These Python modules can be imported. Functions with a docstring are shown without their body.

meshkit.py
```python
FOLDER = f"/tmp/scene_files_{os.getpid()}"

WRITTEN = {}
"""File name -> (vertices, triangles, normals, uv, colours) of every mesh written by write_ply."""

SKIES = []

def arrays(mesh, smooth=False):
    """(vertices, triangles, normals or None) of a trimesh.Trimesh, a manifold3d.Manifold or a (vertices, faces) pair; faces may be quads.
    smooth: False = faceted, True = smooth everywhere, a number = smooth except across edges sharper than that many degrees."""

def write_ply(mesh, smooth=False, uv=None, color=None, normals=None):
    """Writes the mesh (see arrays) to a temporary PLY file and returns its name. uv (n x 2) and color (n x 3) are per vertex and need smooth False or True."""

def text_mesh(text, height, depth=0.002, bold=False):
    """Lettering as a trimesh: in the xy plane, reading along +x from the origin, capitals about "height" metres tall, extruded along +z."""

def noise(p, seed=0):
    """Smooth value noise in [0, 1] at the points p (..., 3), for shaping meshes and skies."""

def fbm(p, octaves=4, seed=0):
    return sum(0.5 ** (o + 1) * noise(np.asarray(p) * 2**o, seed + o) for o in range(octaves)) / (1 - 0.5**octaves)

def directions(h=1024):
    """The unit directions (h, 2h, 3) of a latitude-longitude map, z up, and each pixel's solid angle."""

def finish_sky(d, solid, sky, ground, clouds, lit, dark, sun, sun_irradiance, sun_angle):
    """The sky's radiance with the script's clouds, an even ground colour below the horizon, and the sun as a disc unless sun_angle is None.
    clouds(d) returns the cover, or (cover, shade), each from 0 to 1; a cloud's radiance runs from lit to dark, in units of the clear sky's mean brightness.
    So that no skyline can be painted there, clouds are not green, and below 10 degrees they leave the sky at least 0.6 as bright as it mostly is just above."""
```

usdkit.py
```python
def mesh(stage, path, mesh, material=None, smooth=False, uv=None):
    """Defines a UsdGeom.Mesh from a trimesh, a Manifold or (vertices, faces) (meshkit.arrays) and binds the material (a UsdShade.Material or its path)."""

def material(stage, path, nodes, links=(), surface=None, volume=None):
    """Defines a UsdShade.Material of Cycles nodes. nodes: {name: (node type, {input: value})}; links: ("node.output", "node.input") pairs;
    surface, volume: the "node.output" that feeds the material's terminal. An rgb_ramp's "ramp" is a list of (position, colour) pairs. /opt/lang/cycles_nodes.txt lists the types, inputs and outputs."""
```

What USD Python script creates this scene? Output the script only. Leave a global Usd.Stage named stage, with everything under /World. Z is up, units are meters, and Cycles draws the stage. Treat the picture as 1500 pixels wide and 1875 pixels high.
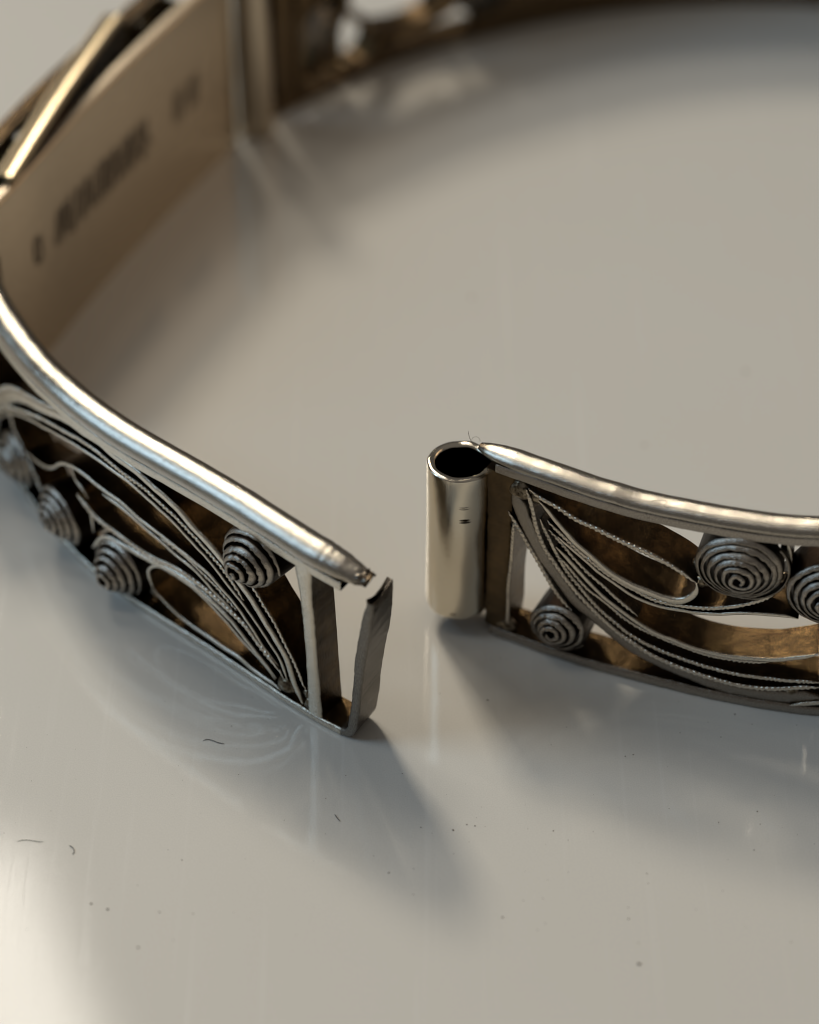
import math, numpy as np, trimesh, usdkit
from pxr import Usd, UsdGeom, UsdLux, UsdShade, Gf, Sdf, Vt
from scipy.interpolate import CubicSpline, PchipInterpolator
from scipy.ndimage import gaussian_filter1d
from meshkit import fbm

MM = 0.001                                  # everything below is modelled in millimetres
stage = Usd.Stage.CreateInMemory()
UsdGeom.SetStageUpAxis(stage, UsdGeom.Tokens.z); UsdGeom.SetStageMetersPerUnit(stage, 1.0)
UsdGeom.Xform.Define(stage, '/World'); UsdGeom.Scope.Define(stage, '/World/Looks')
R = np.random.default_rng(7)

# ---------------------------------------------------------------- camera
PITCH, DIST = math.radians(42), 118.0
cam = UsdGeom.Camera.Define(stage, '/World/camera')
ex, ez = np.array([1, 0, 0.]), np.array([0, -math.cos(PITCH), math.sin(PITCH)])
ey = np.cross(ez, ex); cp = ez * DIST * MM
cam.AddTransformOp().Set(Gf.Matrix4d(*ex, 0, *ey, 0, *ez, 0, *cp, 1))
cam.CreateHorizontalApertureAttr(24.0); cam.CreateVerticalApertureAttr(30.0); cam.CreateFocalLengthAttr(72.0)
cam.CreateClippingRangeAttr(Gf.Vec2f(0.005, 20.0))
cam.CreateFStopAttr(23.0); cam.CreateFocusDistanceAttr(105.2 * MM)
cam.CreateExposureAttr(0.0)

# ---------------------------------------------------------------- light: warm windows behind and above on the left, one showing blue sky at the left, a dim ceiling
def rect(name, az, el, dist, w, h, intensity, color):
    a, e = math.radians(az), math.radians(el)
    d = np.array([math.sin(a) * math.cos(e), math.cos(a) * math.cos(e), math.sin(e)])
    x = np.cross([0, 0, 1.0], d); x = x / np.linalg.norm(x) if np.linalg.norm(x) > 1e-6 else ex
    y = np.cross(d, x); p = d * dist
    l = UsdLux.RectLight.Define(stage, '/World/' + name)
    l.AddTransformOp().Set(Gf.Matrix4d(*x, 0, *y, 0, *d, 0, *p, 1))
    l.CreateWidthAttr(w); l.CreateHeightAttr(h); l.CreateIntensityAttr(intensity); l.CreateColorAttr(Gf.Vec3f(*color))
    return l
rect('window_light', -28, 56, 1.4, 0.42, 0.30, 9.5, (1.0, 0.93, 0.82))
rect('lamp_light', -22, 41.5, 1.5, 0.20, 0.25, 52.0, (1.0, 0.90, 0.74))
rect('upper_window_light', -85, 70, 1.4, 0.26, 0.40, 3.4, (1.0, 0.93, 0.82))
rect('side_window_light', -92, 35, 1.3, 0.46, 0.66, 4.6, (0.50, 0.74, 1.0))
rect('warm_lamp_light', 68, 30, 1.4, 0.6, 0.5, 1.4, (1.0, 0.70, 0.42))
rect('ceiling_light', 170, 86, 2.0, 4.0, 4.0, 0.06, (1.0, 0.95, 0.88))
room = UsdLux.DomeLight.Define(stage, '/World/room_light'); room.CreateIntensityAttr(0.030); room.CreateColorAttr(Gf.Vec3f(1.0, 0.95, 0.90))

# ---------------------------------------------------------------- materials
def mat(name, nodes, links, surface='p.BSDF'):
    return usdkit.material(stage, '/World/Looks/' + name, nodes, links, surface=surface)
def P(**k): return ('principled_bsdf', k)
MS = (1000.0, 1000.0, 1000.0)
BROWN = [(0.30, (0.014, 0.009, 0.005)), (0.50, (0.050, 0.031, 0.014)), (0.70, (0.125, 0.080, 0.035)), (0.92, (0.30, 0.20, 0.09))]
def metal(name, clean, side, rough=0.24, tarnish=0.5, bump=0.25, stretch=(1, 1, 1), side_rough=0.16):
    """Silver: bright where it has been rubbed (the primvar polish), brown oxide in the recesses."""
    return mat(name, {
        'g': ('texture_coordinate', {}), 'm': ('mapping', {'scale': MS}), 'ms': ('mapping', {'scale': tuple(1000 * s for s in stretch)}),
        'pol': ('attribute', {'attribute': 'polish'}),
        'n1': ('noise_texture', {'scale': 1.6, 'detail': 6.0, 'roughness': 0.65}),
        'n2': ('noise_texture', {'scale': 9.0, 'detail': 5.0, 'roughness': 0.7}),
        'n3': ('noise_texture', {'scale': 26.0, 'detail': 3.0, 'roughness': 0.6}),
        'r1': ('rgb_ramp', {'ramp': side}),
        'mm': ('math', {'math_type': 'multiply_add', 'value2': 0.70, 'value3': 0.0}),
        'ma': ('math', {'math_type': 'multiply_add', 'value2': 0.32}),
        'pits': ('map_range', {'from_min': 0.55, 'from_max': 0.75, 'to_min': 0.0, 'to_max': tarnish, 'clamp': True}),
        'cl': ('mix_color', {'a': clean, 'b': (0.13, 0.085, 0.045)}),
        'c': ('mix_color', {}),
        'rs': ('map_range', {'from_min': 0.3, 'from_max': 0.75, 'to_min': rough * 0.75, 'to_max': rough * 1.5}),
        'r': ('mix_float', {'a': side_rough}),
        'b': ('bump', {'strength': bump, 'distance': 0.00004}),
        'b2': ('bump', {'strength': bump * 0.6, 'distance': 0.00014}),
        'p': P(metallic=1.0, roughness=rough),
    }, [('g.object', 'm.vector'), ('g.object', 'ms.vector'), ('m.vector', 'n1.vector'), ('m.vector', 'n2.vector'), ('ms.vector', 'n3.vector'),
        ('n1.fac', 'mm.value1'), ('n2.fac', 'ma.value1'), ('mm.value', 'ma.value3'), ('ma.value', 'r1.fac'),
        ('n2.fac', 'pits.value'), ('pits.result', 'cl.fac'), ('r1.color', 'c.a'), ('cl.result', 'c.b'), ('pol.fac', 'c.fac'), ('c.result', 'p.base_color'),
        ('n3.fac', 'rs.value'), ('rs.result', 'r.b'), ('pol.fac', 'r.fac'), ('r.result', 'p.roughness'),
        ('n2.fac', 'b2.height'), ('n3.fac', 'b.height'), ('b2.normal', 'b.normal'), ('b.normal', 'p.normal')])
SILVER = (0.80, 0.77, 0.71)
M_RIB = metal('worn_filigree_silver', (0.80, 0.73, 0.61), BROWN, 0.20, 0.55, 0.30)
M_TWIST = metal('twisted_silver', (0.78, 0.70, 0.58), BROWN, 0.18, 0.8, 0.35)
M_RAIL = metal('polished_silver', (0.55, 0.50, 0.42), BROWN, 0.14, 0.38, 0.24, (1.6, 1.6, 1.6))
M_TUBE = metal('yellowed_silver', (0.72, 0.65, 0.53), [(0.2, (0.01, 0.008, 0.006)), (0.9, (0.06, 0.04, 0.025))], 0.075, 0.16, 0.08, (3, 3, 0.15))
M_DULL = metal('dull_silver', (0.42, 0.38, 0.33), BROWN, 0.26, 0.6, 0.35)
M_PLATE = metal('browned_silver', (0.26, 0.19, 0.11), BROWN, 0.36, 0.7, 0.4)
M_SOLDER = mat('solder', {'g': ('texture_coordinate', {}), 'm': ('mapping', {'scale': MS}), 'n': ('noise_texture', {'scale': 5.0, 'detail': 4.0}), 'r': ('rgb_ramp', {'ramp': [(0.35, (0.05, 0.035, 0.02)), (0.65, (0.34, 0.28, 0.20))]}), 'p': P(metallic=1.0, roughness=0.28)}, [('g.object', 'm.vector'), ('m.vector', 'n.vector'), ('n.fac', 'r.fac'), ('r.color', 'p.base_color')])
M_TAB = metal('torn_silver', (0.30, 0.275, 0.24), [(0.25, (0.03, 0.024, 0.018)), (0.6, (0.12, 0.10, 0.08)), (0.9, (0.32, 0.28, 0.22))], 0.30, 0.6, 0.6, (2.0, 2.0, 0.25))
M_WALL = metal('inner_silver', (0.56, 0.475, 0.365), BROWN, 0.27, 0.12, 0.10)
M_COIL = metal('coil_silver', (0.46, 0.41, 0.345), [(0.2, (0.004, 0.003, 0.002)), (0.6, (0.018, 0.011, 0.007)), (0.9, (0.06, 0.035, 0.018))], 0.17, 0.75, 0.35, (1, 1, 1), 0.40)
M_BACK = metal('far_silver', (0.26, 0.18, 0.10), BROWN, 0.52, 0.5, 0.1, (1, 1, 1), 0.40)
M_BAR = metal('ridge_silver', (0.75, 0.62, 0.42), BROWN, 0.28, 0.2, 0.2)
M_STAMP = mat('stamp_dark', {'p': P(base_color=(0.03, 0.022, 0.016), metallic=0.6, roughness=0.55)}, [])
M_MARK = mat('stamp_grey', {'p': P(base_color=(0.13, 0.10, 0.072), metallic=0.8, roughness=0.5)}, [])
M_FIBRE = mat('dark_fibre', {'p': P(base_color=(0.02, 0.018, 0.016), roughness=0.7)}, [])
M_HAIR = mat('brown_fibre', {'p': P(base_color=(0.10, 0.07, 0.045), roughness=0.6)}, [])
M_DUST = mat('dust', {'p': P(base_color=(0.22, 0.19, 0.16), roughness=0.9)}, [])
M_TABLE = mat('glazed_table', {
    'g': ('texture_coordinate', {}), 'm': ('mapping', {'scale': MS}),
    'a': ('mapping', {'scale': (9000.0, 170.0, 1000.0), 'rotation': (0, 0, 0.95)}), 'a2': ('mapping', {'scale': (8000.0, 150.0, 1000.0), 'rotation': (0, 0, 0.30)}),
    'n0': ('noise_texture', {'scale': 0.06, 'detail': 3.0}), 'n1': ('noise_texture', {'scale': 4.0, 'detail': 4.0, 'roughness': 0.7}), 'nf': ('noise_texture', {'scale': 16.0, 'detail': 3.0, 'roughness': 0.8}),
    's1': ('noise_texture', {'scale': 0.25, 'detail': 3.0}), 's2': ('noise_texture', {'scale': 0.22, 'detail': 3.0}),
    't1': ('map_range', {'from_min': 0.63, 'from_max': 0.76, 'to_min': 0.0, 'to_max': 1.0, 'clamp': True}), 't2': ('map_range', {'from_min': 0.62, 'from_max': 0.75, 'to_min': 0.0, 'to_max': 1.0, 'clamp': True}),
    'tt': ('math', {'math_type': 'maximum'}),
    'base': ('mix_color', {'a': (0.64, 0.615, 0.555), 'b': (0.68, 0.655, 0.60)}),
    'gr': ('map_range', {'from_min': 0.25, 'from_max': 0.75, 'to_min': 0.86, 'to_max': 1.06}),
    'mul': ('mix_color', {'blend_type': 'multiply', 'fac': 1.0}),
    'sc': ('math', {'math_type': 'multiply', 'value2': 0.16}),
    'col': ('mix_color', {'b': (0.80, 0.78, 0.74)}),
    'cr': ('map_range', {'from_min': 0.0, 'from_max': 1.0, 'to_min': 0.024, 'to_max': 0.10}),
    'b': ('bump', {'strength': 0.16, 'distance': 0.00003}), 'b3': ('bump', {'strength': 0.05, 'distance': 0.00001}), 'bs': ('bump', {'strength': 0.07, 'distance': 0.00001, 'invert': True}),
    'p': P(roughness=0.45, specular_ior_level=0.2, coat_weight=1.0, coat_ior=1.5),
}, [('g.object', 'm.vector'), ('g.object', 'a.vector'), ('g.object', 'a2.vector'), ('m.vector', 'n0.vector'), ('m.vector', 'n1.vector'), ('m.vector', 'nf.vector'), ('a.vector', 's1.vector'), ('a2.vector', 's2.vector'),
    ('s1.fac', 't1.value'), ('s2.fac', 't2.value'), ('t1.result', 'tt.value1'), ('t2.result', 'tt.value2'),
    ('n0.fac', 'base.fac'), ('nf.fac', 'gr.value'), ('base.result', 'mul.a'), ('gr.result', 'mul.b'), ('tt.value', 'sc.value1'), ('sc.value', 'col.fac'), ('mul.result', 'col.a'), ('col.result', 'p.base_color'),
    ('tt.value', 'cr.value'), ('cr.result', 'p.coat_roughness'), ('n1.fac', 'b.height'), ('tt.value', 'bs.height'), ('nf.fac', 'b3.height'), ('b3.normal', 'bs.normal'), ('b.normal', 'p.normal'), ('bs.normal', 'p.coat_normal')])

# ---------------------------------------------------------------- helpers
taken = {}
def number(path):
    n = taken.get(path, 0); taken[path] = n + 1
    return path if n == 0 else f'{path}_{n:03d}'
def tag(prim, label=None, cat=None, group=None, kind=None):
    p = prim.GetPrim() if hasattr(prim, 'GetPrim') else prim
    for k, v in (('label', label), ('category', cat), ('group', group), ('kind', kind)):
        if v: p.SetCustomDataByKey(k, v)
    return prim
def patches(path, grids, material):
    """One mesh out of grids (points n x m x 3 in mm, polish 0..1, closed n, closed m); normals are smooth inside a grid and sharp between grids."""
    V, F, N, Q, k = [], [], [], [], 0
    for g in grids:
        p, pol = np.asarray(g[0], float), g[1]; n, m = p.shape[:2]
        du = np.gradient(p, axis=0) if n > 2 else np.repeat(p[-1:] - p[:1], n, 0)
        dv = np.gradient(p, axis=1) if m > 2 else np.repeat(p[:, -1:] - p[:, :1], m, 1)
        nn = np.cross(du, dv); L = np.linalg.norm(nn, axis=2, keepdims=True); nn = np.where(L > 1e-9, nn / np.maximum(L, 1e-9), [0, 0, 1.0])
        i = np.arange(n * m).reshape(n, m) + k
        a, b, c, d = i[:-1, :-1].ravel(), i[1:, :-1].ravel(), i[1:, 1:].ravel(), i[:-1, 1:].ravel()
        F += [np.stack([a, b, c], 1), np.stack([a, c, d], 1)]
        V.append(p.reshape(-1, 3)); N.append(nn.reshape(-1, 3)); Q.append(np.broadcast_to(np.asarray(pol, float), (n, m)).ravel()); k += n * m
    V, F, N, Q = np.vstack(V) * MM, np.vstack(F), np.vstack(N), np.concatenate(Q)
    path = number(path)
    me = UsdGeom.Mesh.Define(stage, path)
    me.CreatePointsAttr(Vt.Vec3fArray.FromNumpy(V.astype(np.float32))); me.CreateFaceVertexCountsAttr(Vt.IntArray.FromNumpy(np.full(len(F), 3, np.int32)))
    me.CreateFaceVertexIndicesAttr(Vt.IntArray.FromNumpy(F.astype(np.int32).ravel())); me.CreateSubdivisionSchemeAttr('none')
    me.CreateNormalsAttr(Vt.Vec3fArray.FromNumpy(N.astype(np.float32))); me.SetNormalsInterpolation('vertex')
    UsdGeom.PrimvarsAPI(me).CreatePrimvar('polish', Sdf.ValueTypeNames.FloatArray, 'vertex').Set(Vt.FloatArray.FromNumpy(Q.astype(np.float32)))
    UsdShade.MaterialBindingAPI.Apply(me.GetPrim()).Bind(material)
    return me
def arc_spline(Pt, n_iter=4):
    Pt = np.asarray(Pt, float); c = np.r_[0, np.cumsum(np.linalg.norm(np.diff(Pt, axis=0), axis=1))]
    for _ in range(n_iter):
        f = CubicSpline(c, Pt); t = np.linspace(0, c[-1], 4000); q = f(t)
        L = np.r_[0, np.cumsum(np.linalg.norm(np.diff(q, axis=0), axis=1))]; c = np.interp(c, t, L)
    return CubicSpline(c, Pt), c[-1]
class Band:
    """The upright outer surface of one arm: plan curve by arc length s, height z, depth d inwards."""
    def __init__(self, pts, inward):
        self.f, self.L = arc_spline(pts); self.sg = inward
    def at(self, s, z, d):
        s = np.asarray(s, float); t = self.f(s, 1); t = t / np.linalg.norm(t, axis=-1, keepdims=True)
        nrm = np.stack([-t[..., 1], t[..., 0]], -1) * self.sg
        p = self.f(s) + nrm * np.asarray(d)[..., None]
        return np.stack([p[..., 0], p[..., 1], np.broadcast_to(z, p.shape[:-1])], -1)
def resample(pts, step):
    pts = np.asarray(pts, float)
    c = np.r_[0, np.cumsum(np.linalg.norm(np.diff(pts, axis=0), axis=1))]; f = CubicSpline(c, pts)
    t = np.linspace(0, c[-1], max(8, int(c[-1] / step))); q = f(t)
    sg = 5.5                                                    # evens out the drawing hand
    pad = 18; e0 = 2 * q[:1] - q[1:pad + 1][::-1]; e1 = 2 * q[-1:] - q[-pad - 1:-1][::-1]
    return gaussian_filter1d(np.vstack([e0, q, e1]), sg, axis=0)[pad:-pad]
def ragged(gr, c, reach, amp):
    """Tears the end near c: the same displacement for the same place, so grids stay joined."""
    out = []
    for g in gr:
        p = g[0]; wgt = np.clip(1 - np.linalg.norm(p - c, axis=2, keepdims=True) / reach, 0, 1) ** 1.5
        dv = np.stack([fbm(p * 4.2 + 7.3 * k, 3, 40 + k) - 0.5 for k in range(3)], -1)
        out.append((p + dv * 2 * amp * wgt,) + tuple(g[1:]))
    return out
def ribbon(band, path, pts, w, depth, mat_, front=0.0, twist=False, taper=(0.25, 0.25), seed=0, polish=1.0, step=0.04, wob=0.012, jag=False, round_=0.3):
    """A flat wire stood on edge: its rubbed front edge follows pts in (s, z), its flanks run depth inwards."""
    q = resample(pts, step); n = len(q)
    t = np.gradient(q, axis=0); L = np.linalg.norm(t, axis=1, keepdims=True); t /= L; nr = np.stack([-t[:, 1], t[:, 0]], 1)
    a = np.r_[0, np.cumsum(np.linalg.norm(np.diff(q, axis=0), axis=1))]
    k = np.column_stack([a * 1.3, np.full(n, seed * 3.7), np.zeros(n)])
    q = q + nr * ((fbm(k, 3, seed) - 0.5) * 2 * wob)[:, None]
    ww = np.full(n, float(w)) if np.ndim(w) == 0 else np.interp(a / a[-1], np.linspace(0, 1, len(w)), w) if len(w) > 1 else np.full(n, float(w[0]))
    tp = np.minimum(np.interp(a, [0, 0.6], [taper[0], 1]), np.interp(a[-1] - a, [0, 0.6], [taper[1], 1]))
    ww = ww * tp; w0 = gaussian_filter1d(ww, 6); f0 = front + 0 * ww
    ww = ww * (0.92 + 0.16 * fbm(k * 3, 2, seed + 5))
    fr = front + (fbm(k * 1.7, 3, seed + 9) - 0.5) * 0.035
    if twist:
        ph = a / 0.23 * 2 * math.pi * (1 if seed % 2 else 0.9) + 5.0 * fbm(k * 1.5, 2, seed + 3); sn = np.sin(ph)
        am = np.clip(fbm(k * 2.2, 2, seed + 1) * 2.0 - 0.2, 0.3, 1.3)
        ww = ww * (1 + 0.16 * sn * am); fr = fr - 0.022 * sn * am
    dd = np.full(n, float(depth)) if np.ndim(depth) == 0 else np.interp(a / a[-1], np.linspace(0, 1, len(depth)), depth)
    h = ww / 2; r = np.minimum(h * round_ * 2, 0.10)
    def line(off, d): return band.at(q[:, 0] + nr[:, 0] * off, q[:, 1] + nr[:, 1] * off, d)
    fl = [line(-h, fr + r), line(-h * 0.86, fr + r * 0.35), line(-h * 0.45, fr), line(h * 0.45, fr), line(h * 0.86, fr + r * 0.35), line(h, fr + r)]
    front_g = np.stack(fl, 1)
    pf = np.broadcast_to(np.array([0.25, 0.85, 1, 1, 0.85, 0.25]) * polish, (n, 6))
    steps = np.linspace(0, 1, 4)
    hb = w0 / 2
    def flank(sg, u): m = min(1, u * 25); hh = h + (hb - h) * m; st = fr + r + (f0 - fr) * m; return line(sg * hh, st + (dd - st) * u)
    steps = np.array([0, .04, .3, .65, 1.0])
    s0 = np.stack([flank(-1, u) for u in steps], 1); s1 = np.stack([flank(1, u) for u in steps], 1)
    side_pol = np.broadcast_to(np.array([0.25, 0.0, 0.0, 0.0, 0.0]), (n, 5))
    back = np.stack([s0[:, -1], s1[:, -1]], 1)
    gr = [(front_g, pf), (s0[:, ::-1], side_pol[:, ::-1]), (s1, side_pol), (back[:, ::-1], 0.3)]
    for e in (0, -1):
        loop = np.vstack([front_g[e], s1[e, 1:], s0[e, ::-1][:-1]])
        c = loop.mean(0, keepdims=True)
        if jag: c = c + R.normal(0, .12, (1, 3))
        cap = np.stack([loop, np.repeat(c, len(loop), 0)], 1); cap = np.concatenate([cap, cap[:1]])
        gr.append((cap if e == 0 else cap[::-1], 0.5 * polish))
    if jag: gr = ragged(gr, (s0[-1].mean(0) + s1[-1].mean(0)) / 2, 1.2, 0.55)
    return patches(path, gr, mat_)
def coil(band, path, c, r, turns, mat_, height=0.9, depth=1.6, seed=0, hand=1, w=0.195, front=0.05):
    """A flat wire wound into a cone: rising towards its centre."""
    n = int(turns * 64); u = np.linspace(0, 1, n)
    th = hand * u * turns * 2 * math.pi + seed * 1.9
    k = np.column_stack([np.cos(th) * 0.8, np.sin(th) * 0.8, u * 6 + seed])
    rad = 0.10 + (r - 0.10) * u ** 0.92 + (fbm(k * 1.4, 2, seed) - 0.5) * 0.13 + (fbm(np.column_stack([u * 9, 0 * u + seed, 0 * u]), 2, seed) - .5) * .12 * np.clip(u * 3, 0, 1)
    rad = rad * (1 + 0.045 * np.sin(2 * th + seed * 2.3) * np.clip(u * 2, 0, 1))
    c = (c[0], c[1]); sh = np.array([math.cos(seed * 5.1), math.sin(seed * 5.1)]) * .07 * r * (1 - u[:, None]) ** 1.5   # the middle never sits quite central
    s, z = c[0] + sh[:, 0] + rad * np.cos(th), c[1] + sh[:, 1] + rad * np.sin(th) * 0.95
    ww = w * (0.6 + 0.9 * fbm(k * 2, 3, seed + 2)) * np.interp(u, [0, 0.05, 0.95, 1], [0.8, 1, 1, 0.3])
    rip = np.sin(th * rad / 0.13) * (u > 0.35)
    ww = ww * (1 + 0.12 * rip)
    fr = front - height * (1 - u ** 1.25) + (fbm(k * 3, 2, seed + 4) - 0.5) * 0.10 - 0.02 * rip
    dep = fr + np.interp(u, [0, 1], [0.55, 0.8]); dep = np.where(u > (turns - 1) / turns, depth, dep)
    cs, sn = np.cos(th), np.sin(th)
    def line(off, d): return band.at(s + cs * off, z + sn * off, d)
    h = ww / 2; rr = h * 0.6
    tl = h * (0.80 * np.clip(u * 2.2, 0.25, 1) + 0.5 * (fbm(k * 2.5, 2, seed + 8) - .5))
    front_g = np.stack([line(-h, fr - tl + rr), line(-h * .8, fr - tl * .85 + rr * .3), line(-h * .4, fr - tl * .4), line(h * .4, fr + tl * .4), line(h * .8, fr + tl * .85 + rr * .3), line(h, fr + tl + rr)], 1)
    pf = np.broadcast_to(np.array([0.0, 0.6, 1, 1, 0.6, 0.0]), (n, 6))
    si = np.stack([line(-h, fr - tl + rr), line(-h, (fr + dep) / 2), line(-h, dep)], 1); so = np.stack([line(h, fr + tl + rr), line(h, (fr + dep) / 2), line(h, dep)], 1)
    sp = np.broadcast_to(np.array([0.0, 0.0, 0.0]), (n, 3))
    return patches(path, [(front_g, pf), (si[:, ::-1], sp[:, ::-1]), (so, sp), (np.stack([so[:, -1], si[:, -1]], 1), 0.1)], mat_)
def rail(band, path, s, z, prof, mat_, pol, scale=None, end=None):
    """prof: (d, z) outline swept along s."""
    prof = np.asarray(prof, float); n = len(s); sc = np.ones(n) if scale is None else scale
    k = np.column_stack([s * 0.9, np.zeros(n), np.zeros(n)]); wz = (fbm(k, 3, 3) - 0.5) * 0.06
    cd, cz = 0.75, 0.45
    g = np.stack([band.at(s, z + wz + cz + (b - cz) * sc, cd + (a - cd) * sc) for a, b in prof], 1)
    gr = [(g, np.broadcast_to(np.asarray(pol), (n, len(prof))))]
    for e in (0, -1):
        c = g[e].mean(0, keepdims=True)
        cap = np.stack([g[e], np.repeat(c, len(prof), 0)], 1)
        gr.append((cap if e == 0 else cap[::-1], 0.4))
    if end: gr = ragged(gr, g[0].mean(0), 0.9, end)
    return patches(path, gr, mat_)

# ---------------------------------------------------------------- measured curves, mm
LEFT_PLAN = [(-2.2,-15.1),(-5.0,-13.1),(-8.35,-10.15),(-11.5,-7.5),(-15.2,-3.9),(-18.1,0.3),(-20.3,4.5),(-21.6,9.0)]
RIGHT_PLAN = [(2.6,-7.7),(4.4,-8.75),(6.0,-9.6),(7.7,-10.4),(9.9,-11.25),(12.0,-12.0),(15.2,-12.95),(18.2,-13.5),(22.0,-13.7),(26.0,-13.3),(30.0,-12.7)]
BACK_PLAN = [(-10.2,31.3),(-8.0,34.2),(-4.85,37.1),(-1.64,39.8),(5.0,43.6),(11.9,46.2),(20.0,47.3),(28.0,46.5),(37.0,42.0),(44.0,34.0),(47.5,24.0),(47.5,13.0),(44.0,2.0),(38.0,-6.0),(30.0,-10.8)]
WALL_PLAN = [(-20.9,6.0),(-20.0,9.0),(-18.65,12.35),(-17.3,15.84),(-13.6,24.3),(-9.85,31.95)]
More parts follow.
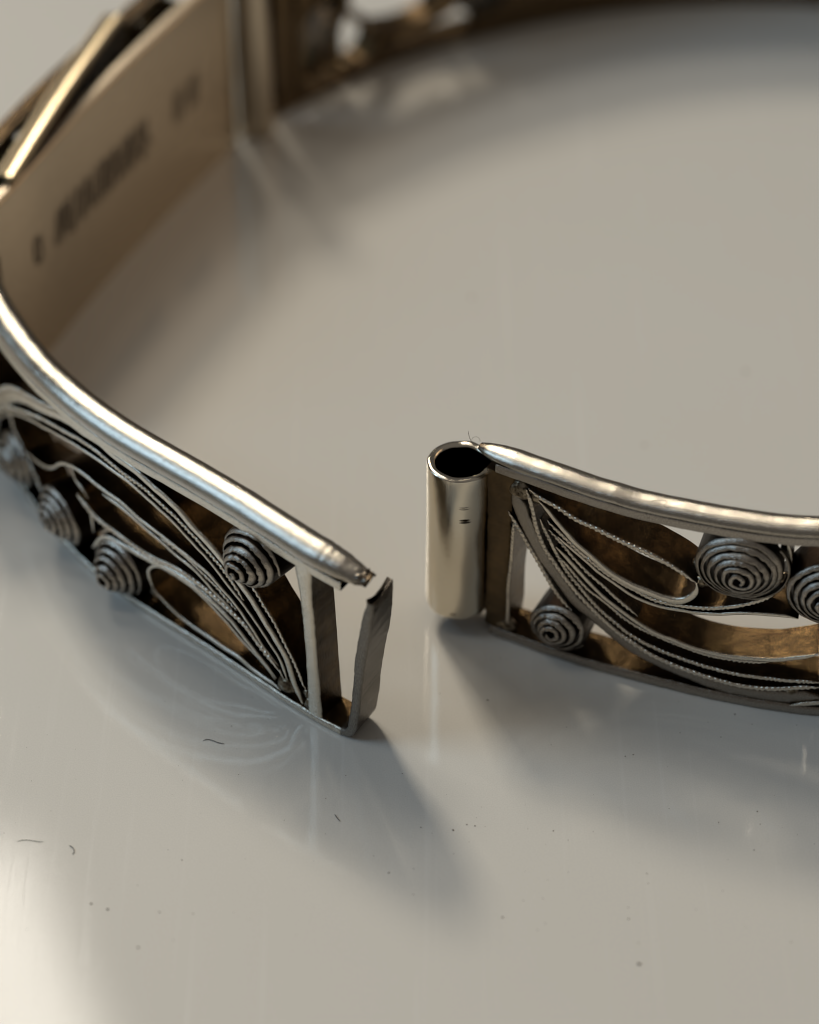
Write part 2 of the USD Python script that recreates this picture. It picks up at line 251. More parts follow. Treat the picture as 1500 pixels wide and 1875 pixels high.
LEFT = {
    'band': [(0.18,8.76),(1.12,8.86),(3.59,9.03),(5.96,9.12),(7.58,9.13),(10.18,9.0),(12.23,9.13),(18.39,8.87),(20.07,8.79),(23.13,8.47)],
    'L1': [(26.55,3.44),(25.14,4.68),(22.77,6.55),(20.99,7.41),(18.68,8.36),(17.35,8.81),(15.7,8.93),(14.68,8.97),(14.23,8.83),(12.85,8.71),(11.55,8.32),(10.27,7.91),(9.44,7.37),(8.62,6.99),(7.62,6.38),(6.98,5.97),(6.42,5.51),(5.79,4.97),(5.42,4.55),(4.86,3.92),(4.37,3.38),(3.94,2.72),(3.72,1.95),(3.43,1.22),(3.07,0.66)],
    'L0': [(26.51,4.01),(24.88,5.51),(23.88,6.29),(22.23,7.19),(20.49,7.89),(18.46,8.72)],
    'L2a': [(26.88,2.61),(25.4,3.88),(23.98,4.99),(22.74,5.72),(19.54,7.32),(17.5,7.95),(16.31,8.23),(15.03,8.25),(14.32,8.14),(13.17,7.96),(12.63,7.96),(11.39,7.59),(10.33,7.24),(9.3,6.72),(8.39,6.23),(7.66,5.8),(7.03,5.28),(6.47,4.73)],
    'L2b': [(27.14,1.96),(25.6,3.29),(24.1,4.56),(22.67,5.5),(19.93,6.73),(17.57,7.52),(15.86,7.81),(14.35,7.83),(12.96,7.7),(11.65,7.31),(10.37,6.86),(9.33,6.31),(8.73,6.02),(7.94,5.53),(7.41,5.11),(6.7,4.67),(6.16,4.26),(5.72,3.89),(5.31,3.49),(4.9,3.09),(4.47,2.68),(4.2,2.18),(3.97,1.55)],
    'L3a': [(22.55,3.31),(21.49,3.62),(20.23,4.1),(19.42,4.62),(18.32,5.65),(17.85,5.91),(16.91,6.2),(15.81,6.2),(14.82,6.17),(14.26,6.18),(13.32,6.04),(12.71,5.84),(11.8,5.73),(10.72,5.52),(9.84,5.36),(9.09,5.18),(8.22,4.89),(7.58,4.5),(7.23,4.33),(6.49,3.78),(5.89,3.24),(5.45,2.72),(5.01,2.42),(4.56,2.0),(4.16,1.48)],
    'L3c': [(11.5,5.42),(10.84,5.32),(10.08,5.21),(9.31,4.88),(8.48,4.57),(7.71,4.16),(6.96,3.81)],
    'L3b': [(15.15,5.89),(14.31,5.83),(13.18,5.69),(12.08,5.37),(11.18,5.18),(10.54,4.94),(9.69,4.79),(8.92,4.47),(8.06,3.97),(7.73,3.88),(7.08,3.56),(6.56,3.23),(6.02,2.79),(5.37,2.41),(4.73,2.06),(4.32,1.72)],
    'L4': [(17.16,4.62),(16.65,4.37),(15.87,4.08),(14.83,4.02),(14.08,4.02),(13.12,3.94),(12.22,3.93),(11.39,4.06),(10.8,4.18),(9.71,4.15),(8.53,3.94),(7.64,3.7),(6.88,3.49),(6.23,3.22),(5.69,2.74),(5.04,2.32),(4.41,1.9)],
    'L5': [(16.39,1.83),(15.91,2.56),(15.44,3.11),(14.87,3.35),(14.27,3.4),(13.31,3.53),(12.36,3.61),(11.42,3.75),(10.54,3.78),(9.74,3.76),(8.99,3.56),(8.33,3.4),(7.75,3.17),(7.12,2.9),(6.48,2.44),(5.83,2.03),(4.99,1.51),(4.6,1.25)],
    'L6': [(12.25,1.88),(12.51,2.43),(12.55,2.75),(12.3,3.18),(11.85,3.52),(11.36,3.61),(10.55,3.6),(9.43,3.45),(8.59,3.1),(7.71,2.68),(7.06,2.29),(6.51,2.02),(5.65,1.68),(5.0,1.26),(4.75,1.02)],
    'L6b': [(12.25,1.88),(11.76,1.53),(11.2,1.3),(10.54,1.06),(9.63,0.94),(8.76,0.88),(7.85,0.81),(6.92,0.85),(6.39,0.69),(5.47,0.63),(4.8,0.64),(4.41,0.56)],
    'L7': [(6.94,6.64),(6.46,6.39),(5.93,5.92),(5.52,5.53),(5.19,5.1),(4.88,4.84),(4.39,4.16),(4.0,3.55),(3.61,2.93),(3.32,2.35),(3.09,1.82),(2.88,1.61)],
    'loopin': [(27.33,1.05),(24.22,4.42),(23.89,3.64),(23.16,3.16),(22.44,2.74),(21.71,2.19),(21.01,1.85)],
    'loopin2': [(17.73,5.53),(17.51,4.95),(16.92,4.78),(16.66,4.29),(16.56,3.52),(16.49,2.55)],
}
RIGHT = {
    'band': [(1.19,9.8),(2.67,9.81),(4.51,9.78),(6.17,9.67),(7.62,9.52),(10.46,9.56),(14.1,9.99),(15.43,10.08)],
    'pl2': [(2.17,7.26),(2.13,6.12),(2.09,4.79),(2.03,3.87),(2.02,2.51),(2.02,0.8)],
    'r1a': [(1.89,7.75),(2.2,7.24),(2.56,6.73),(2.95,6.12),(3.4,5.44),(3.85,4.68),(4.25,4.05),(4.63,3.58),(5.12,3.21)],
    'r1b': [(2.09,8.91),(2.35,8.23),(2.73,7.38),(3.15,6.56),(3.66,5.68),(4.32,4.88),(4.89,4.19),(5.49,3.56),(6.02,3.26),(6.54,2.88),(7.25,2.39),(7.93,1.95),(8.62,1.64),(9.31,1.43),(9.97,1.25),(10.65,1.09),(11.65,0.86),(12.64,0.74),(13.61,0.72),(15.03,0.83),(16.44,1.03)],
    'r2': [(2.73,9.46),(2.91,8.91),(3.08,8.32),(3.33,7.28),(3.56,6.74),(3.84,6.21),(4.23,5.72),(4.59,5.25),(4.91,4.89),(5.27,4.47),(5.8,3.98),(6.33,3.48),(6.94,2.99),(7.57,2.54),(8.26,2.17),(8.93,1.85),(9.62,1.64),(10.2,1.49),(10.8,1.42),(11.44,1.31),(12.11,1.24),(12.77,1.19),(13.39,1.21),(14.04,1.27),(15.22,1.55),(16.35,1.81)],
    'r3': [(3.41,7.95),(3.58,7.52),(3.86,7.0),(4.14,6.47),(4.45,5.95),(4.78,5.43),(5.08,5.06),(5.46,4.68),(5.92,4.19),(6.45,3.69),(7.02,3.26),(7.55,2.87),(8.24,2.5),(8.9,2.28),(9.59,2.11),(10.41,1.97),(11.4,1.85),(12.06,1.81),(12.86,1.79),(13.67,1.83),(14.38,1.86),(15.18,1.92),(16.32,2.04)],
    'r4p': [(4.24,6.7),(4.67,6.33),(5.15,5.87),(5.65,5.38),(6.26,4.82),(6.78,4.41),(7.48,3.95),(8.18,3.55),(8.84,3.24),(9.69,3.06),(10.51,2.86),(11.66,2.78),(12.46,2.8),(13.23,2.91),(14.03,3.03),(14.56,3.15),(15.02,3.31),(15.53,3.5),(16.13,3.8)],
    'r4pp': [(4.28,6.23),(4.69,5.85),(5.09,5.42),(5.42,5.06),(5.94,4.63),(6.57,4.27),(7.16,3.84),(7.84,3.4),(8.52,3.13),(9.2,2.96),(9.86,2.81),(10.53,2.69),(11.51,2.56),(12.31,2.59),(13.26,2.68),(14.05,2.87)],
    'r4': [(3.84,7.5),(4.11,7.26),(4.49,6.9),(4.84,6.52),(5.29,6.09),(5.89,5.6),(6.23,5.36),(6.6,5.07),(7.04,4.69),(7.43,4.4),(8.15,3.94)],
    'r5': [(3.32,8.99),(3.61,8.79),(3.91,8.41),(4.25,8.08),(4.55,7.79),(4.89,7.44),(5.31,7.1),(5.83,6.78),(6.35,6.35),(6.87,6.01),(7.55,5.72),(8.19,5.54),(8.79,5.44),(9.35,5.36),(9.84,5.36),(10.2,5.61),(10.49,5.96),(10.64,6.42),(10.57,6.72)],
    'r6': [(10.57,6.72),(10.3,6.86),(9.7,7.22),(9.03,7.49),(8.39,7.73),(7.73,7.89),(7.06,8.06),(6.42,8.26),(5.74,8.46),(4.91,8.62),(4.4,8.86),(3.88,9.03),(3.36,9.13),(3.13,9.25),(2.83,9.5)],
    'r7': [(3.77,8.04),(4.17,7.7),(4.62,7.34),(5.15,6.94),(5.67,6.59),(6.54,6.03),(7.2,5.7),(7.88,5.44),(8.56,5.2),(9.13,5.1),(9.85,5.14),(10.5,5.24),(11.27,5.41),(12.03,5.7),(12.64,5.99),(13.24,6.37),(13.79,6.85),(14.02,7.19)],
    'r8': [(4.29,7.3),(4.82,6.93),(5.34,6.59),(5.86,6.21),(6.51,5.76),(7.07,5.49),(7.58,5.17),(8.08,4.98),(8.73,4.86),(9.39,4.82),(10.04,4.9),(10.52,4.92),(11.14,5.05),(11.77,5.2),(12.53,5.48),(13.31,5.64),(13.91,5.72),(14.64,5.78),(15.04,5.72)],
    'r10': [(15.23,0.52),(15.83,0.7),(16.46,0.86),(17.14,1.09)],
    'r11': [(14.02,9.82),(14.18,9.39),(14.35,8.81),(14.39,8.03)],
}
BACK = {
    'p1': [(4.92,0.16),(4.91,3.85),(4.99,7.38),(5.0,9.46)],
    'p2': [(6.12,0.76),(6.05,3.37),(6.19,5.84),(6.43,8.91)],
    'b1': [(6.92,1.17),(7.57,2.02),(8.02,2.95),(7.65,4.55),(7.09,6.2),(7.06,8.68)],
    'b2': [(8.47,1.28),(8.91,2.22),(8.87,3.71),(9.3,4.63),(9.74,5.54),(10.19,7.51)],
    'b3': [(9.65,1.18),(11.74,1.67),(11.75,2.96),(10.53,3.79),(9.72,4.82),(9.76,6.6)],
    'b4': [(11.73,0.73),(12.95,1.61),(14.52,1.95),(16.04,2.13),(17.53,2.84),(18.24,4.32)],
    'b5': [(12.15,2.63),(14.52,2.21),(16.04,2.69),(16.4,4.44)],
}
RIDGE = [(-19.6, 11.53, 11.5), (-15.57, 25.7, 12.0)]
FIBRES = [('dark_fibre', [(-9.0, -14.92, 0.03), (-8.75, -14.83, 0.03), (-8.43, -14.96, 0.03), (-8.05, -15.05, 0.03)], 0.028, 'short dark curved fibre on the table left of the torn tab'),
    ('dark_fibre', [(-14.21, -20.82, 0.03), (-14.04, -20.94, 0.03), (-13.96, -21.11, 0.03), (-14.03, -21.29, 0.03)], 0.03, 'tiny hooked dark fibre near the bright reflection at lower left'),
    ('dark_fibre', [(-16.38, -20.61, 0.03), (-16.03, -20.52, 0.03), (-15.65, -20.58, 0.03), (-15.29, -20.61, 0.03)], 0.018, 'thin faint fibre at the left edge beside the hooked one'),
    ('dark_fibre', [(-3.16, -19.11, 0.03), (-3.06, -19.29, 0.03), (-2.92, -19.5, 0.03)], 0.028, 'short straight dark fibre below the torn tab in its shadow'),
    ('hair_fibre', [(2.7, -8.01, 11.13), (2.6, -8.07, 11.37), (2.52, -8.08, 11.65), (2.5, -8.11, 11.92)], 0.02, 'upright brown hair stuck at the top of the clasp tube'),
    ('hair_fibre', [(2.7, -7.99, 11.15), (2.85, -7.97, 11.47), (2.97, -8.1, 11.48), (2.99, -8.19, 11.38)], 0.014, 'looped fine hair stuck at the top of the clasp tube'),
    ('hair_fibre', [(10.15, -11.16, 10.62), (10.53, -11.12, 10.67), (10.75, -11.24, 10.68), (10.6, -11.4, 10.65), (10.96, -11.54, 10.65), (11.23, -11.52, 10.67)], 0.02, 'tangled dark hair lying along the right rail')]
DUST = [(9.15,-26.93,0.1),(3.77,-24.59,0.08),(-0.86,-22.26,0.06),(-10.89,-26.11,0.07),(-12.29,-24.17,0.09),(-12.99,-23.89,0.07),(-3.26,-12.41,0.05),(13.57,-14.67,0.04),(3.46,-12.44,0.06),(9.33,-15.79,0.05),(1.83,-19.96,0.07),(2.41,-19.66,0.06),(0.48,-19.81,0.05),(14.71,-18.93,0.06),(13.02,-19.54,0.05),(3.34,17.03,0.12),(17.22,10.78,0.14),(11.63,4.95,0.1)]

# ---------------------------------------------------------------- table
usdkit.mesh(stage, '/World/table_top', trimesh.creation.box([1.6, 1.2, 0.03], trimesh.transformations.translation_matrix([0, 0.15, -0.015])), M_TABLE)
tag(stage.GetPrimAtPath('/World/table_top'), 'glossy off-white glazed table surface with fine scratches', 'table', kind='structure')

# ---------------------------------------------------------------- the bracelet: every curve is (arc length, height) on its upright band, in mm
B = '/World/broken_bracelet'
UsdGeom.Xform.Define(stage, B)
tag(stage.GetPrimAtPath(B), 'open silver filigree bracelet with a broken clasp end standing on the table', 'bracelet')
LA = Band(LEFT_PLAN, -1); RA = Band(RIGHT_PLAN, 1); BA = Band(BACK_PLAN, 1); WA = Band(WALL_PLAN, 1)
def zfun(pts):
    p = np.array(sorted(pts)); return PchipInterpolator(p[:, 0], gaussian_filter1d(p[:, 1], 1.0, mode='nearest'))
zl, zr = zfun(LEFT['band']), zfun(RIGHT['band'])
zL = lambda s: zl(np.clip(s, 0.2, 23.0)); zR = lambda s: zr(np.clip(s, 1.2, 15.4))

def dome(w, h, z0=0.42):
    # drawn half-round wire: the outside turns quickly, the top is broad, the inside rolls away
    v = np.linspace(0, 1, 60)
    t = np.radians(np.interp(v, [0, .12, .24, .38, .55, .72, .86, 1.0], [88, 58, 33, 15, 3, -14, -38, -80]))
    x, z = np.cumsum(np.cos(t)), np.cumsum(np.sin(t)); x, z = (x - x[0]) / (x.max() - x[0]) * w * .96, (z - z[0]) / z.max() * h
    k = np.column_stack([.02 + x, z0 + .06 + z])
    return np.vstack([[(0.10, z0 + .01), (0.05, z0 + .03)], k, [(k[-1, 0], z0 - .1)]])
def top_rail(arm, s, zf, w, h, sw, wire_scale, end=None):
    z = zf(s)
    n = len(s)
    wob = (fbm(np.column_stack([s * 1.1, 0 * s, 0 * s]), 3, 4) - .5) * .05
    def row(d, dz): return arm.at(s, z + wob + dz, np.full(n, d))
    f0 = np.stack([row(.02, 0.0), row(0, 0.03), row(0, .36), row(.05, .42)], 1); top = np.stack([row(.05, .42), row(w * .95, .42)], 1)
    bot = np.stack([row(w * .95, 0.0), row(.02, 0.0)], 1); bk = np.stack([row(w * .95, .42), row(w * .95, 0.0)], 1)
    patches(B + '/rail_band', [(f0, 0.95), (top, 0.2), (bk, 0.3), (bot, 0.0)], M_DULL if arm is RA else M_RIB)
    return rail(arm, B + '/rail_wire', sw, zf(sw), dome(w, h), M_RAIL, np.interp(sw, [sw[0], sw[0] + .3, sw[0] + .65], [.0, .3, 1.0])[:, None], wire_scale, end)

# left arm, the torn one
sL = np.linspace(0.75, 33.0, 420)
sLw = np.linspace(-0.25, 33.0, 430)
top_rail(LA, sL, zL, 1.55, 0.74, sLw, np.interp(sLw, [-0.25, 0.1, 0.5, 1.2, 2.2, 33], [0.52, 0.62, 0.74, 0.88, 1.0, 1.0]) * (1 + 0.05 * (fbm(np.column_stack([sLw * 4, 0 * sLw, 0 * sLw]), 2, 8) - .5) * (sLw < 2)), 0.5)

base = [(33.0, .2), (26.0, .2), (20.0, .2), (14.0, .2), (9.0, .2), (5.0, .2), (2.4, .2), (1.5, .2), (0.95, .21)]
ribbon(LA, B + '/base_band', base, 0.40, 1.65, M_RIB, front=0.0, taper=(1, 1), wob=0.01, seed=1, polish=0.8)
tab = [(0.94, .21), (0.62, .26), (0.42, .50), (0.32, .95), (0.20, 2.2), (0.06, 3.6), (-0.20, 5.8), (-0.42, 7.4), (-0.62, 8.75)]
ribbon(LA, B + '/torn_clasp_tab', tab, [.40, .46, .46, .44, .44, .50, .54, .50, .44, .34], [1.65, 1.7, 1.75, 1.75, 1.8, 1.9, 2.0, 2.0, 1.95, 1.8], M_TAB, taper=(1, 0.8), wob=0.05, seed=2, polish=0.8, jag=True)
tag(stage.GetPrimAtPath(B + '/torn_clasp_tab'), 'bent strip with a ragged torn upper end')
ribbon(LA, B + '/post', [(2.78, 9.1), (2.73, 8.0), (2.57, 5.8), (2.48, 3.2), (2.40, 1.1), (2.38, .41)], [.95, .68, .66, .66, .70, .80], 1.5, M_RIB, front=0.02, taper=(1, 1), wob=0.02, seed=3)
W = 'scroll_wire'
def lw(name, w, d=1.75, front=0.06, twist=False, m=None, **k):
    ribbon(LA, f'{B}/{W}', LEFT[name], np.atleast_1d(w).astype(float) * 1.30, d, m or (M_TWIST if twist else M_RIB), front=front, twist=twist, seed=10 + len(taken) * 2 + sum(taken.values()), **k)
lw('L1', [.62, .55, .42, .36, .30, .28, .30, .30, .28, .22], 1.8, 0.03, wob=.03)
lw('L0', [.22, .20, .20], 1.6, 0.10, True)
lw('L2a', .15, 1.6, 0.10, True)
lw('L2b', .13, 1.75, 0.06)
lw('L3a', .14, 1.8, 0.05)
lw('L3c', .12, 1.2, 0.12, True)
lw('L3b', .13, 1.7, 0.07)
lw('L4', .20, 1.6, -0.02, True)
lw('L5', [.14, .20, .24, .26, .26, .22, .16, .12], 1.75, 0.02)
lw('L6', .14, 1.75, 0.08)
lw('L6b', [.10, .12, .16, .16, .14], 1.75, 0.08)
lw('L7', .13, 1.8, 0.10, True)
lw('loopin', .18, 1.7, 0.08, True)
lw('loopin2', .14, 1.7, 0.25)
ribbon(LA, B + '/scroll_wire', [(33.0, 3.0), (31.0, 5.5), (28.5, 6.4), (26.3, 4.6), (25.9, 3.2)], .25, 1.7, M_RIB, front=.05, seed=71)
ribbon(LA, B + '/scroll_wire', [(32.6, 8.6), (30.0, 7.6), (28.0, 6.0), (27.2, 3.9)], .2, 1.7, M_RIB, front=.05, seed=72)
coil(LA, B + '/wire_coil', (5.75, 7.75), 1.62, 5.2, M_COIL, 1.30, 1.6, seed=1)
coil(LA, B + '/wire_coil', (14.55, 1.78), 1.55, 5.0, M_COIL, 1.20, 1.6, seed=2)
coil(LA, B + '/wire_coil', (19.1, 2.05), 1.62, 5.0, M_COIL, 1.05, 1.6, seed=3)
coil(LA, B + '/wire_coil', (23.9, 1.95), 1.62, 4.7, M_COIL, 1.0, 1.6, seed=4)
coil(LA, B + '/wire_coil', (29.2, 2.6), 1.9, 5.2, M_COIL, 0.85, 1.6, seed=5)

# right arm with the rolled tube of the clasp
sR = np.linspace(1.25, 31.0, 360); sRw = np.linspace(0.10, 31.0, 380)
top_rail(RA, sR, zR, 1.22, 0.44, sRw, np.interp(sRw, [0.1, 0.5, 1.2, 2.0, 31], [0.36, 0.62, 0.88, 1.0, 1.0]))
ribbon(RA, B + '/base_band', [(1.2, .26), (3, .26), (6, .26), (10, .26), (15, .26), (20, .26), (25, .26), (31.0, .26)], .52, 1.8, M_DULL, front=0.0, taper=(1, 1), wob=0.02, seed=5, polish=0.85)
def tube(path, cx, cy, r0, r1, z0, z1, a0, a1, material, lip=True):
    th = np.radians(np.linspace(a0, a1, 90)); n = len(th)
    ro = r1 + (fbm(np.column_stack([np.cos(th) * 2, np.sin(th) * 2, 0 * th]), 2, 3) - .5) * .11
    zt = z1 + (fbm(np.column_stack([np.cos(th) * 1.6, np.sin(th) * 1.6, 0 * th + 5]), 3, 6) - .5) * .12 * lip
    def ring(r, z): return np.stack([cx + r * np.cos(th), cy + r * np.sin(th), np.broadcast_to(z, n)], 1)
    zs = np.linspace(0, 1, 14)
    out = np.stack([ring(ro, z0 + (zt - .05 - z0) * u) for u in zs], 1)
    out = np.concatenate([ring(ro - .10, z0)[:, None], ring(ro - .03, z0 + .04)[:, None], out[:, 1:]], 1)
    rim = np.stack([ring(ro, zt - .05), ring(ro - .03, zt), ring((ro + r0) / 2, zt + .02), ring(r0 + .03, zt), ring(r0, zt - .05)], 1)
    inn = np.stack([ring(r0, zt - .05 - (zt - .05 - z0) * u) for u in zs], 1)
    bot = np.stack([ring(r0, z0), ring(ro - .10, z0)], 1)
    e0 = np.stack([rim[0], ring(np.linspace(ro[0], r0, n), z0)[[0] * 5]], 1); 
    return patches(path, [(out, np.concatenate([np.full(14, .95), [.95]])[None, :][:, :out.shape[1]]), (rim, 0.9), (inn, 0.0), (bot, .3)], material)
def rolled(path, pts, th, z0, z1, material):
    """Sheet of thickness th rolled along the plan curve pts."""
    f, L = arc_spline(pts); v = np.linspace(0, L, 130); q = f(v); t = f(v, 1); t /= np.linalg.norm(t, axis=1, keepdims=True); nr = np.stack([-t[:, 1], t[:, 0]], 1)
    k = np.column_stack([q * 1.1, 0 * v]); n = len(v)
    zt = z1 + (fbm(k + 5, 3, 6) - .5) * .14 - .25 * np.clip((v - L + 1.6) / 1.6, 0, 1); zb = z0 + (fbm(k + 9, 3, 2) - .5) * .10
    dent = (fbm(np.column_stack([q * .9, 0 * v]), 2, 12) - .5) * .08
    def row(o, u):
        z = zb + (zt - zb) * u; kk = np.column_stack([q * .8, z * .35])
        w = dent + (fbm(kk, 3, 15) - .5) * .09
        p = q + nr * (o + w)[:, None]; return np.column_stack([p, z])
    us = np.r_[0.01, np.linspace(.03, .97, 16), .995]
    out = np.stack([row(th / 2 - .05, .0)] + [row(th / 2 - (.02 if u in (us[0], us[-1]) else 0), u) for u in us], 1)
    rim = np.stack([row(th / 2 - .02, .995), row(th / 2 - .08, 1.004), row(-th / 2 + .08, 1.004), row(-th / 2, .99)], 1)
    inn = np.stack([row(-th / 2, u) for u in np.linspace(.99, 0, 10)], 1)
    ends = [np.stack([np.stack([row(th / 2, u)[e], row(-th / 2, u)[e]]) for u in (0, .5, 1)], 1) for e in (0, -1)]
    return patches(path, [(out, .95), (rim, .9), (inn, 0.0)] + [(e, .8) for e in ends], material)
TC = (2.22, -7.05)
ang = np.radians(np.linspace(-22, -296, 22))
rolled(B + '/clasp_tube', [(TC[0] + 1.30 * math.cos(a), TC[1] + 1.24 * math.sin(a)) for a in ang] + [(3.30, -6.28), (3.85, -6.75), (4.5, -7.35)], .36, 1.05, 9.32, M_TUBE)
for a0, z0, l, w in ((-84, 7.75, 20, .05), (-82, 6.95, 22, .13), (-100, 1.35, 16, .05)):
    th = np.radians(a0 + np.linspace(-l / 2, l / 2, 9)); wv = w * (1 - np.linspace(-1, 1, 9) ** 2)
    patches(B + '/nick', [(np.stack([np.stack([2.22 + 1.515 * np.cos(th), -7.05 + 1.455 * np.sin(th), z0 - .06 * np.linspace(-1, 1, 9) ** 2 * -1 + e * wv], 1) for e in (0, 1)], 1)[::-1], 0.0)], M_STAMP)
tag(stage.GetPrimAtPath(B + '/clasp_tube'), 'open rolled tube with a worn bright rim')
ribbon(RA, B + '/end_plate', [(1.42, 9.75), (1.42, 8), (1.42, 5.8), (1.41, 3.4), (1.40, .5)], [1.4, 1.16, 1.14, 1.12, 1.12], 1.5, M_PLATE, front=.10, taper=(1, 1), wob=.01, seed=6, polish=.25)
def rw(name, w, d=1.9, front=0.06, twist=False, m=None, **k):
    ribbon(RA, f'{B}/{W}', RIGHT[name], np.atleast_1d(w).astype(float) * 1.30, d, m or (M_TWIST if twist else M_RIB), front=front, twist=twist, seed=11 + len(taken) * 2 + sum(taken.values()), **k)
rw('pl2', .13, 1.6, .10, True)
rw('r1a', .15, 1.7, .08, True)
rw('r1b', [.55, .50, .46, .44, .44, .46, .48, .50, .55, .62], 1.8, .10, m=M_DULL, polish=.75, wob=.03)
rw('r2', .16, 1.5, .00, True)
rw('r3', .14, 1.7, .08, True)
rw('r4p', .15, 1.95, .04)
rw('r4pp', .12, 1.4, .10, True)
rw('r4', .13, 1.6, .10, True, taper=(.3, .1))
rw('r5', [.14, .17, .19, .20, .22, .26, .28, .28, .26, .16], 1.95, .03)
rw('r6', [.14, .17, .19, .18, .17, .16, .14], 1.95, .05, True)
rw('r7', .14, 1.7, .05, True)
rw('r8', .13, 1.9, .07)
rw('r10', .16, 1.2, -.03)
rw('r11', .16, 1.7, .45)
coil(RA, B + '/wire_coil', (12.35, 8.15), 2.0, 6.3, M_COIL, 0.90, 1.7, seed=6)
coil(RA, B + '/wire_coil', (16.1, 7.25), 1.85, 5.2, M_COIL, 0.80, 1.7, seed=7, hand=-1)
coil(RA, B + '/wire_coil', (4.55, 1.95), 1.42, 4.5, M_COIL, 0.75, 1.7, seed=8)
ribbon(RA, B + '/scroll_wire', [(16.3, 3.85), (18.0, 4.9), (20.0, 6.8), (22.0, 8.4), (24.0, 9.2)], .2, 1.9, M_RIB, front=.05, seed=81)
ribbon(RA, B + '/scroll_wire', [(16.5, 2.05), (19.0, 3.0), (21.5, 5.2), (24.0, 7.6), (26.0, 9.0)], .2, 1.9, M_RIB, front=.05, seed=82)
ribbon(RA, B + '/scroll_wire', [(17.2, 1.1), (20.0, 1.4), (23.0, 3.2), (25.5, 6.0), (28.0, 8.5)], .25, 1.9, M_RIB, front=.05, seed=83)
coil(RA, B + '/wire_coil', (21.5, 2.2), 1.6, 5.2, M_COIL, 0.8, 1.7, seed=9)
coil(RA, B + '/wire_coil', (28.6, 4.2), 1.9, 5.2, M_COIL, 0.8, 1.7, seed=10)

# hinge at the left, the plain inner plate with its stamp, and the ornament standing outside it
tube(B + '/hinge_tube', -22.3, 6.4, .5, 1.1, 0.0, 10.6, 0, 359.99, M_WALL, False)
sW = np.linspace(0.2, WA.L - .1, 160); n = len(sW)
def wrow(d, z): return WA.at(sW, np.full(n, z), np.full(n, d))
HW = 11.1
patches(B + '/inner_plate', [(np.stack([wrow(0, z) for z in np.linspace(0, HW - .2, 12)], 1)[:, ::-1], 1.0), (np.stack([wrow(0, HW - .2), wrow(.06, HW - .05), wrow(.2, HW), wrow(.6, HW), wrow(.75, HW - .1)], 1)[:, ::-1], 1.0),
    (np.stack([wrow(.75, HW - .1), wrow(.75, 0)], 1)[:, ::-1], 0.3), (np.stack([wrow(.75, 0), wrow(0, 0)], 1)[:, ::-1], 0.2)], M_WALL)
strokes = []
def stroke(s0, z0, s1, z1, w=.26):
    s0, s1 = sorted((s0, s1)) if abs(s0 - s1) > 1e-6 else (s0, s1 + 1e-3)
    q = np.array([(s0, z0), (s1, z1)]); t = (q[1] - q[0]) / np.linalg.norm(q[1] - q[0]); nr = np.array([-t[1], t[0]]) * w / 2
    c = np.array([[q[0] - nr, q[0] + nr], [q[1] - nr, q[1] + nr]])
    strokes.append((WA.at(c[..., 0], c[..., 1], np.full((2, 2), -0.02)), 0.0))
Rw = np.random.default_rng(3)
for a in np.linspace(0, 2 * math.pi, 9)[:-1]:
    stroke(6.9 + .35 * math.cos(a), 6.4 + .75 * math.sin(a), 6.9 + .35 * math.cos(a + .8), 6.4 + .75 * math.sin(a + .8), .3)
for s0 in np.arange(9.0, 18.9, .5):                             # a long word worn past reading
    h = .95 + .25 * Rw.random(); lean = Rw.choice([-.25, .0, .2, .3]); z = 6.35 - (s0 - 9) * .03
    stroke(s0 - lean, z - h, s0 + lean, z + h, .24 + .12 * Rw.random())
    if Rw.random() < .55: stroke(s0, z + Rw.uniform(-.8, .8), s0 + .6, z + Rw.uniform(-.8, .8), .22)
for s0 in (21.6, 22.2, 23.2, 23.8): stroke(s0, 5.1, s0 + .3, 6.9, .34)
patches(B + '/worn_stamp', strokes, M_MARK)
# outer ornament beside the plate, a lattice of upright wires between two rails
OA = Band([WA.at(s, 0., 3.0)[:2] for s in np.linspace(1.0, WA.L - 1.5, 9)], 1)
ribbon(OA, B + '/ornament_rail', [(0.2, 9.9), (6, 10.1), (12, 10.2), (18, 10.1), (OA.L - .2, 9.9)], .7, .8, M_RIB, front=0.0, taper=(1, 1), seed=31)
ribbon(OA, B + '/ornament_rail', [(0.2, .3), (6, .3), (12, .3), (18, .3), (OA.L - .2, .3)], .5, .8, M_RIB, front=0.0, taper=(1, 1), seed=32)
for i, s0 in enumerate(np.linspace(0.8, OA.L - 0.8, 9)):
    ribbon(OA, B + '/ornament_wire', [(s0, .4), (s0 + .7, 3.0), (s0 - .5, 6.5), (s0 + .2, 9.8)], .22, 1.2, M_RIB, front=-1.6, seed=40 + i)
coil(OA, B + '/wire_coil', (8.0, 5.2), 2.4, 6, M_COIL, 1.0, 1.0, seed=11)
coil(OA, B + '/wire_coil', (16.0, 5.2), 2.4, 6, M_COIL, 1.0, 1.0, seed=12)
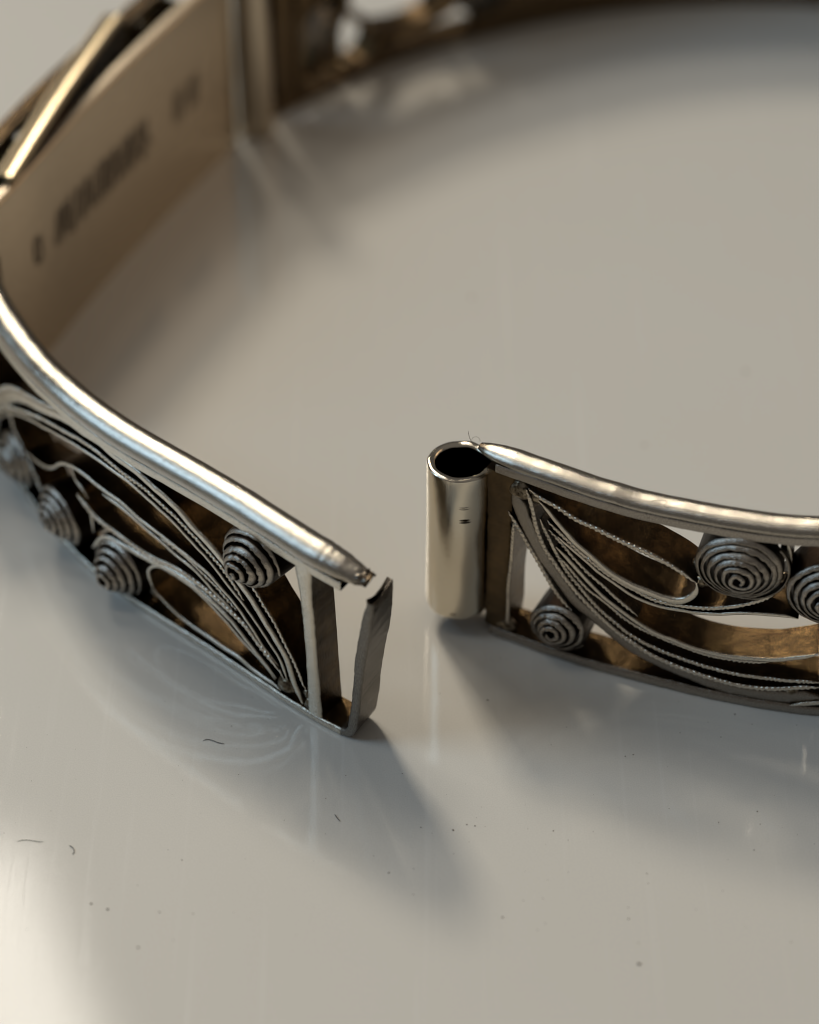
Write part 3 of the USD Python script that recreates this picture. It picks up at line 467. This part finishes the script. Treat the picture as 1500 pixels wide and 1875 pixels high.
# the raised ridge of the centre piece: an upright fin with a grooved bright top
p0, p1 = np.array(RIDGE[0]), np.array(RIDGE[1])
u = np.linspace(0, 1, 24)[:, None]; ln = p0 + (p1 - p0) * u; ac = np.array([p1[1] - p0[1], -(p1[0] - p0[0]), 0]); ac /= np.linalg.norm(ac)
bow = np.array([0, 0, 1.0]) * (.25 * np.sin(u * math.pi))
sec = [(-.52, -.25), (-.50, -.02), (-.30, .05), (-.02, -.04), (.02, -.05), (.12, .04), (.36, .05), (.50, -.04), (.52, -.25)]
g = np.stack([ln + bow + ac * a + np.array([0, 0, b]) for a, b in sec], 1)
lo = ln.copy(); lo[:, 2] = 7.0
patches(B + '/centre_ridge', [(g[:, i:i + 2], (.9, .9, 1, 0.2, 1, 1, 1, .6)[i]) for i in range(8)] + [(np.stack([g[:, -1], lo + ac * .4], 1), 0.0), (np.stack([lo - ac * .4, g[:, 0]], 1), 0.0)]
    + [(np.stack([np.vstack([g[e], (lo + ac * .4)[e][None], (lo - ac * .4)[e][None]]), np.repeat(ln[e][None], 11, 0)], 1), .3) for e in (0, -1)], M_BAR)

# far side: hinge post and filigree
ribbon(BA, B + '/post', [(3.6, .3), (3.6, 4), (3.6, 9.5)], .5, 1.6, M_STAMP, front=.9, taper=(1, 1), seed=50)
tube(B + '/hinge_tube', -8.95, 33.1, .5, 1.12, 0.0, 11.5, 0, 359.99, M_WALL, False)
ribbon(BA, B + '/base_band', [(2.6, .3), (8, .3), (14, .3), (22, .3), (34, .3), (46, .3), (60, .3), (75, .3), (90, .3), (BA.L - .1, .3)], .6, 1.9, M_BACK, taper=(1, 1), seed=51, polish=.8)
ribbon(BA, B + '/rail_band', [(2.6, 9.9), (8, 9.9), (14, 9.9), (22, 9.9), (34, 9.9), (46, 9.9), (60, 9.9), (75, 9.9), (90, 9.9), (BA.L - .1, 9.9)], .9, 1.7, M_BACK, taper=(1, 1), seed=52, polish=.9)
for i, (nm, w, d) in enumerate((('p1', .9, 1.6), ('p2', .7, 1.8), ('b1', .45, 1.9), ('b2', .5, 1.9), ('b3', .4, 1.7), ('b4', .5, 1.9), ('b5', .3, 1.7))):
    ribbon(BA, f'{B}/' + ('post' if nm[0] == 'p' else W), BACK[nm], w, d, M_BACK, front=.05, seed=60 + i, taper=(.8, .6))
coil(BA, B + '/wire_coil', (7.65, 4.4), 1.5, 5, M_COIL, .5, 1.8, seed=13)
coil(BA, B + '/wire_coil', (19.3, 3.4), 2.0, 5, M_COIL, .6, 1.8, seed=14)
sF = np.linspace(18.6, BA.L - .3, 200); n = len(sF)
def frow(d, z): return BA.at(sF, np.full(n, z), np.full(n, d))
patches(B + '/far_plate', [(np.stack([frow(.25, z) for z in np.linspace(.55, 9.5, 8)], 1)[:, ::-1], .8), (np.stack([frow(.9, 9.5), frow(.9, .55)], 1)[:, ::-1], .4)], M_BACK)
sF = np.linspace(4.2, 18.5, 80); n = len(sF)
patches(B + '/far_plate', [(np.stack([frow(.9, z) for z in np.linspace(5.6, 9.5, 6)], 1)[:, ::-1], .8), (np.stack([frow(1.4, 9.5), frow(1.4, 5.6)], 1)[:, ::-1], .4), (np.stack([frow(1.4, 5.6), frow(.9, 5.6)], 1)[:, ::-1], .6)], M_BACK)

# solder run into the joints
def solder(arm, s, z, d, r, seed):
    m = trimesh.creation.icosphere(3, 1.0); v = m.vertices; v = v * (0.75 + .55 * fbm(v * 1.6 + seed, 3, seed))[:, None]
    v = arm.at(s + v[:, 0] * r * 1.3, z + v[:, 1] * r, d + v[:, 2] * r * .8)
    m.vertices = v * MM; m.fix_normals()
    usdkit.mesh(stage, number(B + '/solder_bead'), m, M_SOLDER, smooth=True)
for k_, (s_, z_, d_, r_) in enumerate([(4.15, .95, .35, .42), (2.75, .62, .40, .40), (2.95, 1.15, .35, .26), (2.85, 8.75, .45, .35), (7.1, 6.9, .5, .3), (12.5, 1.25, .6, .34), (17.3, 3.6, .7, .35), (21.5, 3.2, .7, .35), (18.6, 8.75, .35, .30)]):
    solder(LA, s_, z_, d_, r_, k_)
for k_, (s_, z_, d_, r_) in enumerate([(2.35, 9.15, .38, .48), (3.0, 8.9, .42, .34), (1.9, .75, .35, .38), (10.75, 6.6, .40, .26), (10.55, 7.4, .6, .28), (14.25, 7.5, .55, .32), (12.4, 9.75, .5, .36), (15.2, 1.2, .35, .3)]):
    solder(RA, s_, z_, d_, r_, 20 + k_)

# ---------------------------------------------------------------- fibres and dust
def fibre(name, pts, r, m, label, group=None):
    f, L = arc_spline(pts); q = f(np.linspace(0, L, 40)); t = np.gradient(q, axis=0); t /= np.linalg.norm(t, axis=1, keepdims=True)
    a = np.cross(t, [0.13, .2, .97]); a /= np.linalg.norm(a, axis=1, keepdims=True); b = np.cross(t, a)
    th = np.linspace(0, 2 * math.pi, 7); rr = np.interp(np.linspace(0, 1, 40), [0, .1, .9, 1], [.4, 1, 1, .3]) * r
    g = np.stack([q + rr[:, None] * (a * math.cos(x) + b * math.sin(x)) for x in th], 1)
    p = patches('/World/' + name, [(g, 0.)], m)
    tag(p, label, 'fibre', group); return p
H = 0.03
for name, pts, r, lab in FIBRES: fibre(name, pts, r * .5, M_FIBRE if name == 'dark_fibre' else M_HAIR, lab)
parts = []
Rd = np.random.default_rng(21)
blob = trimesh.creation.icosphere(1, 1.0)
for x, y, r in [(x, y, r * .55) for x, y, r in DUST] + [(Rd.uniform(-20, 18), Rd.uniform(-26, -9), abs(Rd.normal(0, .010)) + .008) for _ in range(150)]:
    b = blob.copy(); b.vertices *= (0.8 + .5 * Rd.random((len(b.vertices), 1))); b.apply_scale([r * Rd.uniform(.7, 1.6), r, r * .5]); b.apply_translation([x, y, r * .2]); parts.append(b)
d = trimesh.util.concatenate(parts); d.apply_scale(MM)
usdkit.mesh(stage, '/World/dust_specks', d, M_DUST, smooth=True)
tag(stage.GetPrimAtPath('/World/dust_specks'), 'tiny dark dust specks scattered over the table', 'dust', kind='stuff')
